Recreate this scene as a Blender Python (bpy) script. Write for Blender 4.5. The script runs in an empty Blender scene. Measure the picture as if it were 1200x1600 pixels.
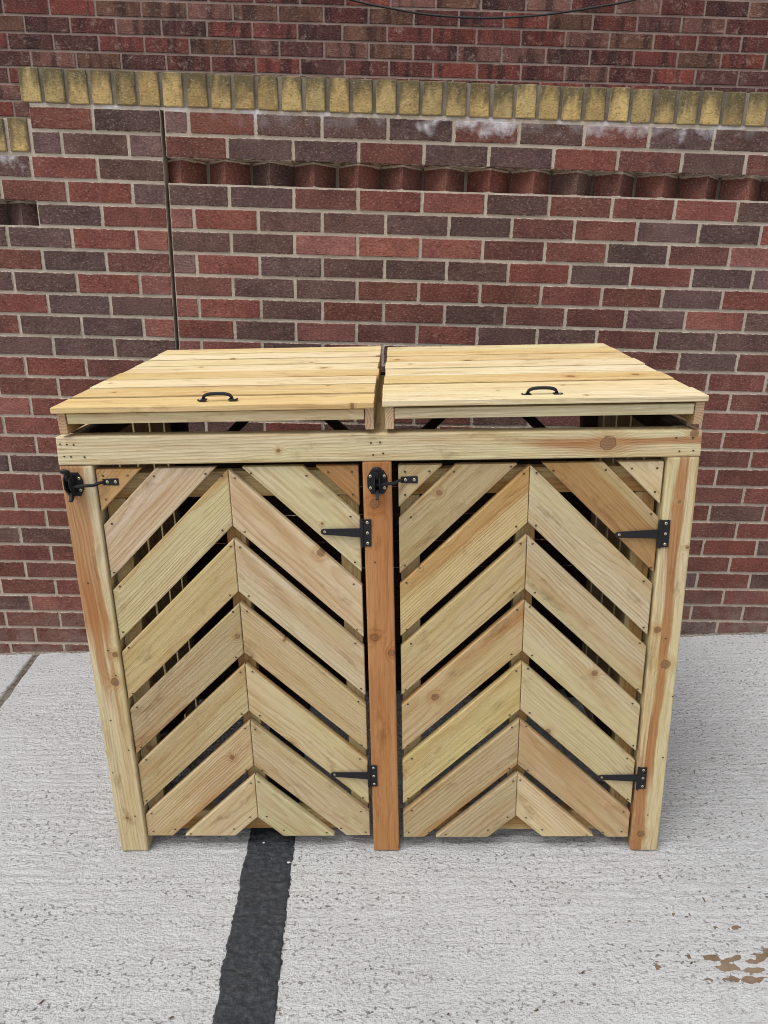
import bpy, bmesh, math, random
import numpy as np
from mathutils import Matrix, Vector
random.seed(7)
RNG = np.random.default_rng(11)
scene = bpy.context.scene
COL = scene.collection

# ------------------------------------------------------------------ camera
F_PX, CAM_H, PITCH, ROLL, YAW = 1059.55, 1.4458, 0.3170, 0.0209, 0.0252   # focal length in pixels of a 1200 x 1600 frame
def rot(axis, a): return Matrix.Rotation(a, 3, axis)
CAM_M = rot('Z', YAW) @ rot('X', -PITCH) @ rot('Y', ROLL)                  # columns: right, forward, up
CAM_P = Vector((0, 0, CAM_H))
cam_d = bpy.data.cameras.new('camera'); cam = bpy.data.objects.new('camera', cam_d); COL.objects.link(cam)
cam_d.sensor_fit = 'VERTICAL'; cam_d.sensor_height = 36.0; cam_d.lens = F_PX / 1600 * 36
cam_d.clip_start = 0.02; cam_d.clip_end = 500
r_, f_, u_ = CAM_M.col[0], CAM_M.col[1], CAM_M.col[2]
cam.matrix_world = Matrix(((r_[0], u_[0], -f_[0], 0), (r_[1], u_[1], -f_[1], 0), (r_[2], u_[2], -f_[2], CAM_H), (0, 0, 0, 1)))
scene.camera = cam
scene.render.resolution_x, scene.render.resolution_y = 768, 1024

# ------------------------------------------------------------------ sky, sun, exposure (overcast)
SUN_EL, SUN_AZ = math.radians(64), math.radians(224)      # azimuth clockwise from +Y: behind the camera, a little to its left
world = bpy.data.worlds.new('World'); scene.world = world; world.use_nodes = True
wn = world.node_tree; wn.nodes.clear()
sky = wn.nodes.new('ShaderNodeTexSky'); sky.sky_type = 'NISHITA'; sky.sun_disc = False
sky.sun_elevation = SUN_EL; sky.sun_rotation = SUN_AZ; sky.dust_density = 4.0; sky.air_density = 1.0; sky.ozone_density = 1.0
hs = wn.nodes.new('ShaderNodeHueSaturation'); hs.inputs['Saturation'].default_value = 0.25      # cloud cover: nearly white sky
bgn = wn.nodes.new('ShaderNodeBackground'); bgn.inputs['Strength'].default_value = 0.12
wo = wn.nodes.new('ShaderNodeOutputWorld')
wn.links.new(sky.outputs[0], hs.inputs['Color']); wn.links.new(hs.outputs[0], bgn.inputs['Color']); wn.links.new(bgn.outputs[0], wo.inputs[0])
sun_d = bpy.data.lights.new('sun', 'SUN'); sun_d.energy = 1.2; sun_d.angle = math.radians(35); sun_d.color = (1.0, 0.98, 0.955)
sun = bpy.data.objects.new('sun', sun_d); COL.objects.link(sun)
sd = Vector((math.sin(SUN_AZ) * math.cos(SUN_EL), math.cos(SUN_AZ) * math.cos(SUN_EL), math.sin(SUN_EL)))
sun.rotation_euler = sd.to_track_quat('Z', 'Y').to_euler(); sun.location = sd * 8
scene.view_settings.view_transform = 'Standard'; scene.view_settings.look = 'None'
scene.view_settings.exposure = 0.60; scene.view_settings.gamma = 1.0; scene.view_settings.use_curve_mapping = False
scene.render.engine = 'CYCLES'; scene.cycles.max_bounces = 6; scene.cycles.diffuse_bounces = 4; scene.cycles.use_denoising = True; scene.cycles.filter_width = 1.0; scene.cycles.caustics_reflective = False; scene.cycles.caustics_refractive = False

# ------------------------------------------------------------------ photo pixel -> place helpers (direction only; depth from the surface touched)
def ray(x, y): return CAM_M @ Vector(((x - 600) / F_PX, 1, (800 - y) / F_PX))
def on_y(x, y, Y):
    d = ray(x, y); t = Y / d.y; return (d.x * t, CAM_H + d.z * t)
def on_ground(x, y, z=0.0):
    d = ray(x, y); t = (z - CAM_H) / d.z; return (d.x * t, d.y * t)
def to_px(P):
    q = CAM_M.transposed() @ (Vector(P) - CAM_P)
    return (600 + F_PX * q.x / q.y, 800 - F_PX * q.z / q.y) if q.y > 0.05 else (-9999, -9999)

# ------------------------------------------------------------------ node helper
class NT:
    def __init__(s, name):
        s.m = bpy.data.materials.new(name); s.m.use_nodes = True; s.t = s.m.node_tree; s.t.nodes.clear()
    def n(s, typ, ins=None, **props):
        nd = s.t.nodes.new('ShaderNode' + typ)
        for k, v in props.items(): setattr(nd, k, v)
        for k, v in (ins or {}).items(): s.set(nd.inputs[k], v)
        return nd
    def set(s, sock, v):
        if hasattr(v, 'is_linked') or isinstance(v, bpy.types.NodeSocket): s.t.links.new(v, sock)
        else: sock.default_value = v
    def math(s, op, a, b=0.0, c=None, clamp=False):
        nd = s.t.nodes.new('ShaderNodeMath'); nd.operation = op; nd.use_clamp = clamp
        s.set(nd.inputs[0], a); s.set(nd.inputs[1], b)
        if c is not None: s.set(nd.inputs[2], c)
        return nd.outputs[0]
    def vec(s, x, y, z):
        nd = s.t.nodes.new('ShaderNodeCombineXYZ')
        for i, v in enumerate((x, y, z)): s.set(nd.inputs[i], v)
        return nd.outputs[0]
    def sep(s, v):
        nd = s.t.nodes.new('ShaderNodeSeparateXYZ'); s.set(nd.inputs[0], v); return nd.outputs
    def mapr(s, v, a, b, c=0.0, d=1.0, smooth=False):
        nd = s.t.nodes.new('ShaderNodeMapRange'); nd.clamp = True
        if smooth: nd.interpolation_type = 'SMOOTHSTEP'
        for i, q in enumerate((v, a, b, c, d)): s.set(nd.inputs[i], q)
        return nd.outputs[0]
    def mix(s, f, a, b, mode='MIX'):
        nd = s.t.nodes.new('ShaderNodeMix'); nd.data_type = 'RGBA'; nd.blend_type = mode; nd.clamp_factor = True
        s.set(nd.inputs[0], f); s.set(nd.inputs[6], a); s.set(nd.inputs[7], b); return nd.outputs[2]
    def noise(s, v, scale, detail=3.0, rough=0.55, dist=0.0):
        nd = s.n('TexNoise', {'Scale': scale, 'Detail': detail, 'Roughness': rough, 'Distortion': dist}); s.set(nd.inputs['Vector'], v)
        return nd.outputs[0]
    def scalev(s, v, sx, sy, sz):
        nd = s.n('VectorMath', operation='MULTIPLY'); s.set(nd.inputs[0], v); nd.inputs[1].default_value = (sx, sy, sz); return nd.outputs[0]
    def addv(s, v, w):
        nd = s.n('VectorMath', operation='ADD'); s.set(nd.inputs[0], v); s.set(nd.inputs[1], w); return nd.outputs[0]
    def done(s, col, rough=0.8, height=None, bstr=1.0, bdist=0.002, metal=0.0, spec=0.3):
        b = s.n('BsdfPrincipled'); s.set(b.inputs['Base Color'], col); s.set(b.inputs['Roughness'], rough); s.set(b.inputs['Metallic'], metal)
        b.inputs['Specular IOR Level'].default_value = spec
        if height is not None:
            bp = s.n('Bump', {'Strength': bstr, 'Distance': bdist}); s.set(bp.inputs['Height'], height); s.t.links.new(bp.outputs[0], b.inputs['Normal'])
        o = s.n('OutputMaterial'); s.t.links.new(b.outputs[0], o.inputs[0]); return s.m
def rgb(r, g, b): return (r, g, b, 1.0)

# ------------------------------------------------------------------ materials
def brick_mat(name, source, mortar, kind):
    """fired brick; tint comes with each brick (object colour, or a colour attribute where many are joined)"""
    t = NT(name)
    if source == 'object':
        oi = t.n('ObjectInfo'); base, eff = oi.outputs['Color'], t.math('SUBTRACT', 1.0, oi.outputs['Alpha'])
        co = t.n('TexCoord').outputs['Object']; rnd = oi.outputs['Random']
        co2 = t.addv(co, t.vec(t.math('MULTIPLY', rnd, 37.0), t.math('MULTIPLY', rnd, 91.0), t.math('MULTIPLY', rnd, 53.0)))
    else:
        at = t.n('Attribute', attribute_name='tint'); base, eff = at.outputs['Color'], 0.0
        co = t.n('Attribute', attribute_name='brick_co').outputs['Vector']
        co2 = t.n('TexCoord').outputs['Object']
    hx = t.n('Attribute', attribute_name='hx').outputs['Fac']; hz = t.n('Attribute', attribute_name='hz').outputs['Fac']
    x, y, z = t.sep(co)
    edge = t.math('MINIMUM', t.math('SUBTRACT', hx, t.math('ABSOLUTE', x)), t.math('SUBTRACT', hz, t.math('ABSOLUTE', z)))
    big = t.noise(co2, 9.0, 3, .6); mid = t.noise(co2, 60.0, 4, .6); fine = t.noise(t.scalev(co2, 115, 180, 185), 1.0, 3, .75)
    col = t.mix(t.mapr(big, .35, .7), base, t.mix(1.0, base, rgb(.62, .58, .62), 'MULTIPLY'))
    col = t.mix(t.mapr(mid, .5, .75, 0, .55), col, t.mix(1.0, base, rgb(1.35, 1.15, 1.1), 'MULTIPLY'))
    if kind == 'rustic':       # darker fired bands across the face
        band = t.noise(t.scalev(co2, 18, 2, 3), 1.0, 2, .5)
        col = t.mix(t.mapr(band, .5, .62, 0, .75), col, rgb(.035, .018, .018))
        lime = t.noise(co2, 25.0, 4, .7); col = t.mix(t.math('MULTIPLY', t.mapr(lime, .56, .72), .55), col, rgb(.42, .30, .24))
    if kind == 'coping':       # algae grown down from the top and in along the arrises, in ragged patches
        a = t.math('ADD', t.mapr(z, -.035, .05), t.math('MULTIPLY', t.math('SUBTRACT', t.noise(t.scalev(co2, 34, 20, 11), 1.0, 3, .6), .5), 2.0))
        a = t.math('ADD', a, t.mapr(t.math('ABSOLUTE', x), .012, .034, 0, .5))
        if source == 'object': a = t.math('ADD', a, t.math('MULTIPLY', t.math('SUBTRACT', t.math('FRACT', t.math('MULTIPLY', rnd, 13.7)), .45), .55))
        col = t.mix(t.mapr(a, .32, 1.05, 0, .90), col, rgb(.095, .080, .045))
    speck = t.mapr(fine, .57, .70, 0, .70); col = t.mix(speck, col, t.mix(.55, base, rgb(.50, .38, .33)))
    pit = t.mapr(fine, .31, .47, .85, 0); col = t.mix(pit, col, t.mix(1.0, base, rgb(.30, .27, .27), 'MULTIPLY'))
    # lime bloom under the coping on the bricks that carry it
    e = t.math('MULTIPLY', t.math('MULTIPLY', eff, t.mapr(t.noise(co2, 11.0, 2, .5), .42, .55)), t.mapr(t.math('ADD', t.math('MULTIPLY', z, 14.0), t.math('MULTIPLY', t.math('SUBTRACT', t.noise(co2, 22.0, 4, .65), .5), 2.6)), -.1, .75))
    col = t.mix(t.math('MULTIPLY', e, .92), col, rgb(.74, .74, .78))
    wp = t.n('NewGeometry').outputs['Position']; soot = t.noise(t.scalev(wp, 1.6, 1.6, .9), 1.0, 4, .6)       # soot and rain streaks over the wall as a whole
    col = t.mix(t.mapr(soot, .46, .66, 0, .6 if kind != 'rustic' else .1), col, t.mix(1.0, col, rgb(.66, .62, .60), 'MULTIPLY'))
    wz = t.sep(wp)[2]; splash = t.math('MULTIPLY', t.mapr(wz, .02, .26, 1, 0), t.mapr(t.noise(wp, 12.0, 4, .7), .38, .62))
    col = t.mix(t.math('MULTIPLY', splash, .5), col, rgb(.27, .235, .205))
    rag = t.noise(co2, 130.0, 3, .6); rag2 = t.noise(co2, 40.0, 2, .5)
    lim = t.math('ADD', t.math('MULTIPLY', t.math('SUBTRACT', rag, .42), .0070 if kind != 'coping' else .003), t.math('MULTIPLY', t.math('SUBTRACT', rag2, .5), .0062 if kind != 'coping' else .003))
    smear = t.mapr(t.math('SUBTRACT', edge, lim), -.0008, .0008, 1, 0)
    mcol = t.mix(t.mapr(fine, .4, .65), mortar, t.mix(1.0, mortar, rgb(.7, .7, .68), 'MULTIPLY'))
    col = t.mix(smear, col, mcol)
    h = t.math('ADD', t.math('MULTIPLY', fine, .8), t.math('MULTIPLY', mid, .9))
    return t.done(col, .92, h, 1.0, .005 if kind != 'rustic' else .009, spec=.2)
MORTAR = rgb(.51, .435, .355); MORTAR_B = rgb(.34, .255, .22)
M_brick = brick_mat('wall_brick', 'object', MORTAR, 'plain')
M_brick_j = brick_mat('wall_brick_joined', 'attr', MORTAR, 'plain')
M_cop = brick_mat('coping_brick', 'object', rgb(.22, .19, .15), 'coping')
M_cop_j = brick_mat('coping_brick_joined', 'attr', rgb(.22, .19, .15), 'coping')
M_rust = brick_mat('building_brick', 'object', MORTAR_B, 'rustic')
M_rust_j = brick_mat('building_brick_joined', 'attr', MORTAR_B, 'rustic')
def mortar_mat(name, c, bloom):
    t = NT(name); co = t.n('TexCoord').outputs['Object']; x, y, z = t.sep(co)
    a = t.noise(co, 7.0, 3, .6); f = t.noise(co, 260.0, 4, .7)
    col = t.mix(t.mapr(a, .35, .7), c, t.mix(1.0, c, rgb(.72, .72, .70), 'MULTIPLY'))
    col = t.mix(t.mapr(f, .45, .7, 0, .5), col, t.mix(1.0, c, rgb(1.3, 1.3, 1.32), 'MULTIPLY'))
    if bloom:
        cop = t.math('MULTIPLY', t.mapr(z, .004, .008), 1.0)                       # dark gritty mortar between the coping bricks
        col = t.mix(cop, col, t.mix(t.mapr(a, .4, .65), rgb(.15, .125, .095), rgb(.27, .235, .185)))
        b = t.math('MULTIPLY', t.mapr(z, -.03, -.01), t.mapr(z, .012, .004))
        b = t.math('MULTIPLY', b, t.mapr(t.noise(t.scalev(co, 5, 1, 1), 1.0, 4, .65), .48, .62))
        col = t.mix(t.math('MULTIPLY', b, .85), col, rgb(.66, .66, .68))
    return t.done(col, .95, t.math('ADD', f, t.math('MULTIPLY', t.noise(co, 70.0, 3, .6), 1.2)), 1.0, .005, spec=.15)
M_mortar = mortar_mat('mortar', MORTAR, True); M_mortar_b = mortar_mat('building_mortar', MORTAR_B, False)

def wood_mat(name, stain=None, knots=1.0, at=()):
    """softwood as a solid texture: growth rings round a pith that drifts along the board (X), knots that bend the rings,
    heartwood inside a ring radius carried by the object colour's alpha, per-board tint in its colour"""
    t = NT(name); oi = t.n('ObjectInfo'); R = oi.outputs['Random']; base = oi.outputs['Color']
    co = t.n('TexCoord').outputs['Object']; x, y, z = t.sep(co)
    def rnd(k):  return t.math('FRACT', t.math('MULTIPLY', R, k))
    off = t.vec(t.math('MULTIPLY', R, 83.0), t.math('MULTIPLY', rnd(17.3), 61.0), t.math('MULTIPLY', rnd(5.7), 47.0))
    p = t.addv(co, off); px_, py_, pz_ = t.sep(p)
    vor = t.n('TexVoronoi', {'Scale': 4.6, 'Randomness': 1.0}, voronoi_dimensions='2D', feature='F1'); t.set(vor.inputs['Vector'], t.vec(px_, py_, 0.0))
    cr = t.sep(vor.outputs['Color'])
    has = t.mapr(cr[0], .40 + .25 * (1 - knots), .42 + .25 * (1 - knots))
    d = t.math('MULTIPLY', vor.outputs['Distance'], 1 / 4.6)
    d = t.math('MULTIPLY', d, t.mapr(cr[1], 0, 1, .75, 2.7))
    for (kx, ky, ks) in at:     # knots seen at a known place on this timber
        dk = t.math('SQRT', t.math('ADD', t.math('POWER', t.math('SUBTRACT', x, kx), 2.0), t.math('POWER', t.math('SUBTRACT', y, ky), 2.0)))
        dk = t.math('MULTIPLY', dk, 1 / ks); near = t.math('LESS_THAN', dk, .05)
        has = t.math('MAXIMUM', has, near); d = t.math('ADD', t.math('MULTIPLY', near, dk), t.math('MULTIPLY', t.math('SUBTRACT', 1.0, near), d))
    wob = t.noise(t.scalev(p, 2.6, 11, 11), 1.0, 4, .55)
    y0 = t.math('MULTIPLY', t.math('SUBTRACT', rnd(29.1), .5), .13); z0 = t.math('ADD', t.math('MULTIPLY', rnd(41.7), -.075), -.022)
    sl = t.math('MULTIPLY', t.math('SUBTRACT', rnd(11.9), .5), .075)
    yy = t.math('SUBTRACT', y, y0); zz = t.math('SUBTRACT', t.math('SUBTRACT', z, z0), t.math('MULTIPLY', sl, x))
    rad = t.math('SQRT', t.math('ADD', t.math('MULTIPLY', yy, yy), t.math('MULTIPLY', zz, zz)))
    bend = t.math('MULTIPLY', has, t.math('POWER', 2.718, t.math('MULTIPLY', t.math('MULTIPLY', d, d), -2600.0)))
    rad = t.math('ADD', rad, t.math('ADD', t.math('MULTIPLY', wob, .030), t.math('MULTIPLY', bend, .016)))
    ring = t.math('FRACT', t.math('MULTIPLY', rad, t.mapr(rnd(7.1), 0, 1, 95, 190)))
    late = t.math('MULTIPLY', t.mapr(ring, .35, .90, smooth=True), t.mapr(ring, .93, 1.0, 1, 0))
    fib = t.noise(t.scalev(p, 14, 520, 520), 1.0, 3, .6); fib2 = t.noise(t.scalev(p, 5, 120, 120), 1.0, 2, .5)
    cloud = t.noise(t.scalev(p, 3, 16, 16), 1.0, 3, .55)
    hw = t.mapr(t.math('SUBTRACT', t.math('ADD', rad, t.math('MULTIPLY', t.math('SUBTRACT', cloud, .5), .03)), t.math('MULTIPLY', oi.outputs['Alpha'], .16)), -.006, .006, 1, 0, True)
    col = t.mix(t.mapr(cloud, .42, .68, 0, .55), base, t.mix(1.0, base, rgb(.92, .965, .74), 'MULTIPLY'))   # green cast of the preservative, in streaks
    col = t.mix(t.math('MULTIPLY', hw, .78), col, t.mix(1.0, base, rgb(.80, .60, .40), 'MULTIPLY'))
    if stain is not None:      # red-brown heartwood seen on the face of a post or rail: (y centre, half width, x from, x to, strength)
        for (yc, hwid, xa, xb, st) in stain:
            e = t.math('SUBTRACT', t.math('ABSOLUTE', t.math('SUBTRACT', t.math('ADD', y, t.math('MULTIPLY', t.math('SUBTRACT', wob, .5), .05)), yc)), hwid)
            e = t.math('ADD', e, t.math('MULTIPLY', t.math('SUBTRACT', fib2, .5), .012))
            k = t.math('MULTIPLY', t.mapr(e, -.004, .004, 1, 0, True), t.mapr(t.math('ADD', x, t.math('MULTIPLY', fib2, .16)), xa, xa + .10))
            k = t.math('MULTIPLY', k, t.mapr(t.math('ADD', x, t.math('MULTIPLY', fib2, .16)), xb, xb + .12, 1, 0))
            col = t.mix(t.math('MULTIPLY', k, st), col, rgb(.37, .165, .062))
    col = t.mix(t.math('MULTIPLY', late, t.mapr(cloud, .35, .65, .55, .10)), col, t.mix(1.0, col, rgb(.70, .58, .42), 'MULTIPLY'))
    col = t.mix(t.mapr(fib, .52, .72, 0, .6), col, t.mix(1.0, col, rgb(.66, .58, .46), 'MULTIPLY'))
    col = t.mix(t.mapr(fib2, .3, .52, .5, 0), col, t.mix(1.0, col, rgb(.76, .69, .58), 'MULTIPLY'))
    kr = t.math('MULTIPLY', d, 1.0); kn = t.math('ADD', kr, t.math('MULTIPLY', t.math('SUBTRACT', t.noise(t.scalev(p, 60, 110, 110), 1.0, 3, .6), .5), .0062))
    halo = t.math('MULTIPLY', has, t.mapr(kn, .006, .026, .62, 0)); col = t.mix(halo, col, t.mix(1.0, base, rgb(.68, .46, .28), 'MULTIPLY'))
    core = t.math('MULTIPLY', has, t.mapr(kn, .0058, .0094, 1, 0)); krings = t.math('FRACT', t.math('MULTIPLY', kn, 480.0))
    col = t.mix(t.math('MULTIPLY', core, .9), col, t.mix(t.math('MULTIPLY', krings, .5), rgb(.25, .145, .075), rgb(.13, .068, .034)))
    rim = t.math('MULTIPLY', has, t.math('MULTIPLY', t.mapr(kn, .0068, .0078), t.mapr(kn, .0084, .0094, 1, 0))); col = t.mix(t.math('MULTIPLY', rim, .55), col, rgb(.045, .025, .013))
    dirt = t.noise(t.scalev(p, 8, 22, 22), 1.0, 5, .7); col = t.mix(t.mapr(dirt, .57, .72, 0, .75), col, t.mix(1.0, col, rgb(.52, .46, .40), 'MULTIPLY'))
    warm = t.noise(t.scalev(p, 2.0, 20, 20), 1.0, 3, .6); col = t.mix(t.mapr(warm, .48, .65, 0, .60), col, t.mix(1.0, col, rgb(.84, .70, .54), 'MULTIPLY'))
    nn = t.n('TexCoord').outputs['Normal']; nx = t.math('ABSOLUTE', t.sep(nn)[0])     # sawn ends
    col = t.mix(t.mapr(nx, .85, .95, 0, .6), col, t.mix(late, rgb(.55, .38, .26), rgb(.36, .22, .13)))
    h = t.math('ADD', t.math('ADD', t.math('MULTIPLY', fib, .55), t.math('MULTIPLY', late, .25)), t.math('MULTIPLY', fib2, .5))
    return t.done(col, t.mapr(fib2, .3, .7, .74, .90), h, .8, .0020, spec=.18)
M_wood = wood_mat('treated_softwood')
M_rail = wood_mat('rail_softwood', [(.004, .009, .40, .95, .80), (.012, .007, .34, .58, .75), (-.010, .004, .42, .62, .5)], .3, at=[(.507, .002, 1.9), (.690, .020, 1.0), (-.215, -.004, .5)])
M_postL = wood_mat('left_post_softwood', [(.004, .034, .14, .90, .78), (.008, .011, -.02, .3, .75), (-.015, .006, -.12, .3, .6)], .2, at=[(.065, -.027, .9), (-.43, .012, .45)])
M_postR = wood_mat('right_post_softwood', [(.004, .013, -.30, .60, .85), (.016, .015, -.80, -.24, .85)], .2, at=[(.026, -.006, 1.35), (-.486, .004, 1.2), (.12, .024, 1.0), (.44, .008, .5), (.33, -.022, .5)])
M_postM = wood_mat('centre_post_softwood', None, .2, at=[(.444, .008, 1.35), (.064, -.024, .9)])
M_lid = wood_mat('lid_softwood', None, 2.1)

def metal_mat(name, c, r, m=0.0, sp=.5):
    t = NT(name); co = t.n('TexCoord').outputs['Object']; f = t.noise(co, 700.0, 2, .5)
    return t.done(t.mix(t.mapr(f, .4, .7, 0, .4), c, t.mix(1.0, c, rgb(1.5, 1.5, 1.5), 'MULTIPLY')), t.mapr(f, .3, .7, r, r + .12), f, .25, .0006, m, sp)
M_black = metal_mat('black_powder_coat', rgb(.011, .011, .013), .52, 0.0, .28)
M_screw = metal_mat('zinc_screw', rgb(.46, .40, .27), .35, .85)
M_slot = metal_mat('screw_recess', rgb(.03, .025, .02), .6)
M_nail = metal_mat('driven_screw', rgb(.060, .045, .026), .6, .3)
M_cable = metal_mat('cable_sheath', rgb(.012, .012, .013), .5)

def concrete_mat():
    t = NT('tamped_concrete'); co = t.n('TexCoord').outputs['Object']; x, y, z = t.sep(co)
    a = t.noise(co, 1.6, 4, .6); b = t.noise(co, 14.0, 4, .6); f = t.noise(co, 330.0, 3, .65)
    col = t.mix(t.mapr(a, .35, .68), rgb(.73, .737, .745), rgb(.65, .655, .662))
    col = t.mix(t.mapr(b, .5, .75, 0, .35), col, rgb(.52, .51, .495))
    col = t.mix(t.mapr(b, .22, .42, .3, 0), col, rgb(.74, .75, .765))
    # dark aggregate and grit lying in flecks
    st = t.noise(t.scalev(co, 80, 115, 1), 1.0, 2, .6); den = t.noise(t.scalev(co, 2.5, 24.0, 1), 1.0, 3, .6)
    col = t.mix(t.math('MULTIPLY', t.mapr(st, .565, .64), t.mapr(den, .38, .60, .12, .9)), col, rgb(.17, .158, .142))
    gr = t.noise(t.scalev(co, 130, 190, 1), 1.0, 3, .7); col = t.mix(t.mapr(gr, .54, .68, 0, .48), col, rgb(.25, .242, .23))      # dense fine grit
    pn = t.noise(t.scalev(co, 5, 16, 1), 1.0, 4, .6); col = t.mix(t.mapr(pn, .68, .76, 0, .5), col, rgb(.26, .235, .20))
    j = t.n('Attribute', attribute_name='joint').outputs['Fac']
    col = t.mix(j, col, t.mix(t.mapr(t.noise(co, 60.0, 4, .7), .4, .6), rgb(.115, .095, .07), rgb(.27, .24, .20)))
    sm = t.n('Attribute', attribute_name='trowel').outputs['Fac']
    h = t.math('ADD', f, t.math('MULTIPLY', t.noise(t.scalev(co, 110, 160, 1), 1.0, 3, .65), 2.0))
    return t.done(col, .93, h, 1.0, .008, spec=.2)
M_conc = concrete_mat()
def tar_mat():
    t = NT('bitumen_sealer'); co = t.n('TexCoord').outputs['Object']
    f = t.noise(co, 300.0, 3, .6); g = t.noise(t.scalev(co, 70, 100, 1), 1.0, 3, .6)
    col = t.mix(t.mapr(g, .45, .75), rgb(.022, .025, .031), rgb(.072, .072, .074))
    col = t.mix(t.mapr(t.noise(co, 34.0, 2, .5), .725, .735), col, rgb(.62, .62, .60))     # flecks of spilled white
    return t.done(col, t.mapr(g, .3, .7, .62, .85), t.math('ADD', f, t.math('MULTIPLY', g, 1.6)), 1.0, .004, spec=.35)
M_tar = tar_mat()
def mud_mat():
    t = NT('dried_mud'); co = t.n('TexCoord').outputs['Object']; f = t.noise(co, 220.0, 3, .6); g = t.noise(co, 20.0, 3, .6)
    return t.done(t.mix(t.mapr(g, .35, .65), rgb(.130, .085, .052), rgb(.19, .14, .095)), .85, f, .4, .001)
M_mud = mud_mat()
t_ = NT('wall_foot_grit'); c_ = t_.n('TexCoord').outputs['Object']; n_1 = t_.noise(c_, 90.0, 4, .7)
M_grit = t_.done(t_.mix(t_.mapr(n_1, .4, .6), rgb(.10, .085, .065), rgb(.30, .27, .23)), .95, n_1, 1.0, .006)
t_ = NT('leaf_litter'); M_leaf = t_.done(rgb(.085, .055, .035), .85)

# ------------------------------------------------------------------ object helpers
def link(name, me, mat=None, parent=None, M=None, color=None):
    o = bpy.data.objects.new(name, me); COL.objects.link(o)
    if mat is not None and me is not None and not me.materials: me.materials.append(mat)
    if parent is not None: o.parent = parent
    if M is not None: o.matrix_basis = (Matrix(WORLD[parent.name]).inverted() @ M) if parent is not None else M
    WORLD[o.name] = (M if M is not None else (WORLD[parent.name] if parent is not None else Matrix())).copy()
    if color is not None: o.color = color
    return o
WORLD = {}
def thing(name, label, cat, M, group=None):
    o = link(name, None, None, None, M); o.empty_display_size = .1
    o['label'] = label; o['category'] = cat
    if group: o['group'] = group
    return o
def part_empty(name, parent, M): o = link(name, None, None, parent, M); o.empty_display_size = .05; return o
def T(x, y, z): return Matrix.Translation((x, y, z))
def frame(o, ex, ez):
    ex = Vector(ex).normalized(); ez = Vector(ez).normalized(); ey = ez.cross(ex)
    return Matrix(((ex.x, ey.x, ez.x, o[0]), (ex.y, ey.y, ez.y, o[1]), (ex.z, ey.z, ez.z, o[2]), (0, 0, 0, 1)))
def bm_mesh(bm, name, smooth=False):
    me = bpy.data.meshes.new(name); bm.normal_update(); bm.to_mesh(me); bm.free()
    if smooth:
        me.polygons.foreach_set('use_smooth', [True] * len(me.polygons))
    return me
def prism(poly, z0, z1, bev=0.0, seg=2, bm=None):
    """convex outline in XY, from z0 to z1"""
    own = bm is None; b = bmesh.new()
    lo = [b.verts.new((x, y, z0)) for x, y in poly]; hi = [b.verts.new((x, y, z1)) for x, y in poly]
    b.faces.new(hi); b.faces.new(lo[::-1])
    for i in range(len(poly)):
        j = (i + 1) % len(poly); b.faces.new((lo[i], lo[j], hi[j], hi[i]))
    bmesh.ops.recalc_face_normals(b, faces=b.faces)
    if bev > 0: bmesh.ops.bevel(b, geom=list(b.edges), offset=bev, segments=seg, profile=.5, affect='EDGES', clamp_overlap=True)
    if own: return b
    me = bpy.data.meshes.new('tmp'); b.to_mesh(me); b.free(); bm.from_mesh(me); bpy.data.meshes.remove(me); return bm
def box(l, w, z0, z1, bev=.0, seg=2): return prism([(-l / 2, -w / 2), (l / 2, -w / 2), (l / 2, w / 2), (-l / 2, w / 2)], z0, z1, bev, seg)
def tube(bm, pts, rad, n=8, cap=True):
    pts = [Vector(p) for p in pts]; rings = []
    up = Vector((0, 0, 1))
    for i, p in enumerate(pts):
        d = (pts[min(i + 1, len(pts) - 1)] - pts[max(i - 1, 0)]).normalized()
        a = d.cross(up if abs(d.dot(up)) < .95 else Vector((0, 1, 0))).normalized(); c = d.cross(a)
        r = rad[i] if isinstance(rad, (list, tuple)) else rad
        rings.append([bm.verts.new(p + (a * math.cos(2 * math.pi * k / n) + c * math.sin(2 * math.pi * k / n)) * r) for k in range(n)])
    for A, B in zip(rings, rings[1:]):
        for k in range(n): bm.faces.new((A[k], A[(k + 1) % n], B[(k + 1) % n], B[k]))
    if cap: bm.faces.new(rings[0][::-1]); bm.faces.new(rings[-1])
    bmesh.ops.recalc_face_normals(bm, faces=bm.faces); return bm
def clip(poly, a, b, c):
    """keep a*x + b*y <= c"""
    out = []
    for i, P in enumerate(poly):
        Q = poly[(i + 1) % len(poly)]; dp = a * P[0] + b * P[1] - c; dq = a * Q[0] + b * Q[1] - c
        if dp <= 0: out.append(P)
        if dp * dq < 0:
            s = dp / (dp - dq); out.append((P[0] + (Q[0] - P[0]) * s, P[1] + (Q[1] - P[1]) * s))
    return out

# ================================================================== GROUND
def vnoise(X, Y, cx, cy, seed):
    g = np.random.default_rng(seed); gx = X / cx; gy = Y / cy
    x0 = np.floor(gx).astype(int); y0 = np.floor(gy).astype(int); fx = gx - x0; fy = gy - y0
    fx = fx * fx * (3 - 2 * fx); fy = fy * fy * (3 - 2 * fy)
    x0 -= XI; y0 -= YI
    tab = g.random((4096,)); h = lambda a, b: tab[(a * 1619 + b * 31337 + seed * 1013) % 4096]
    return (h(x0, y0) * (1 - fx) + h(x0 + 1, y0) * fx) * (1 - fy) + (h(x0, y0 + 1) * (1 - fx) + h(x0 + 1, y0 + 1) * fx) * fy
XI = YI = -5000
JX0, JX1 = (-1.5185, 2.213), (-1.5650, 2.5593)           # slab joint on the left
def joint_x(Y): return JX0[0] + (Y - JX0[1]) * (JX1[0] - JX0[0]) / (JX1[1] - JX0[1])
def wall_y(X): return 2.6003 + X * math.tan(.0373)
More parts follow.
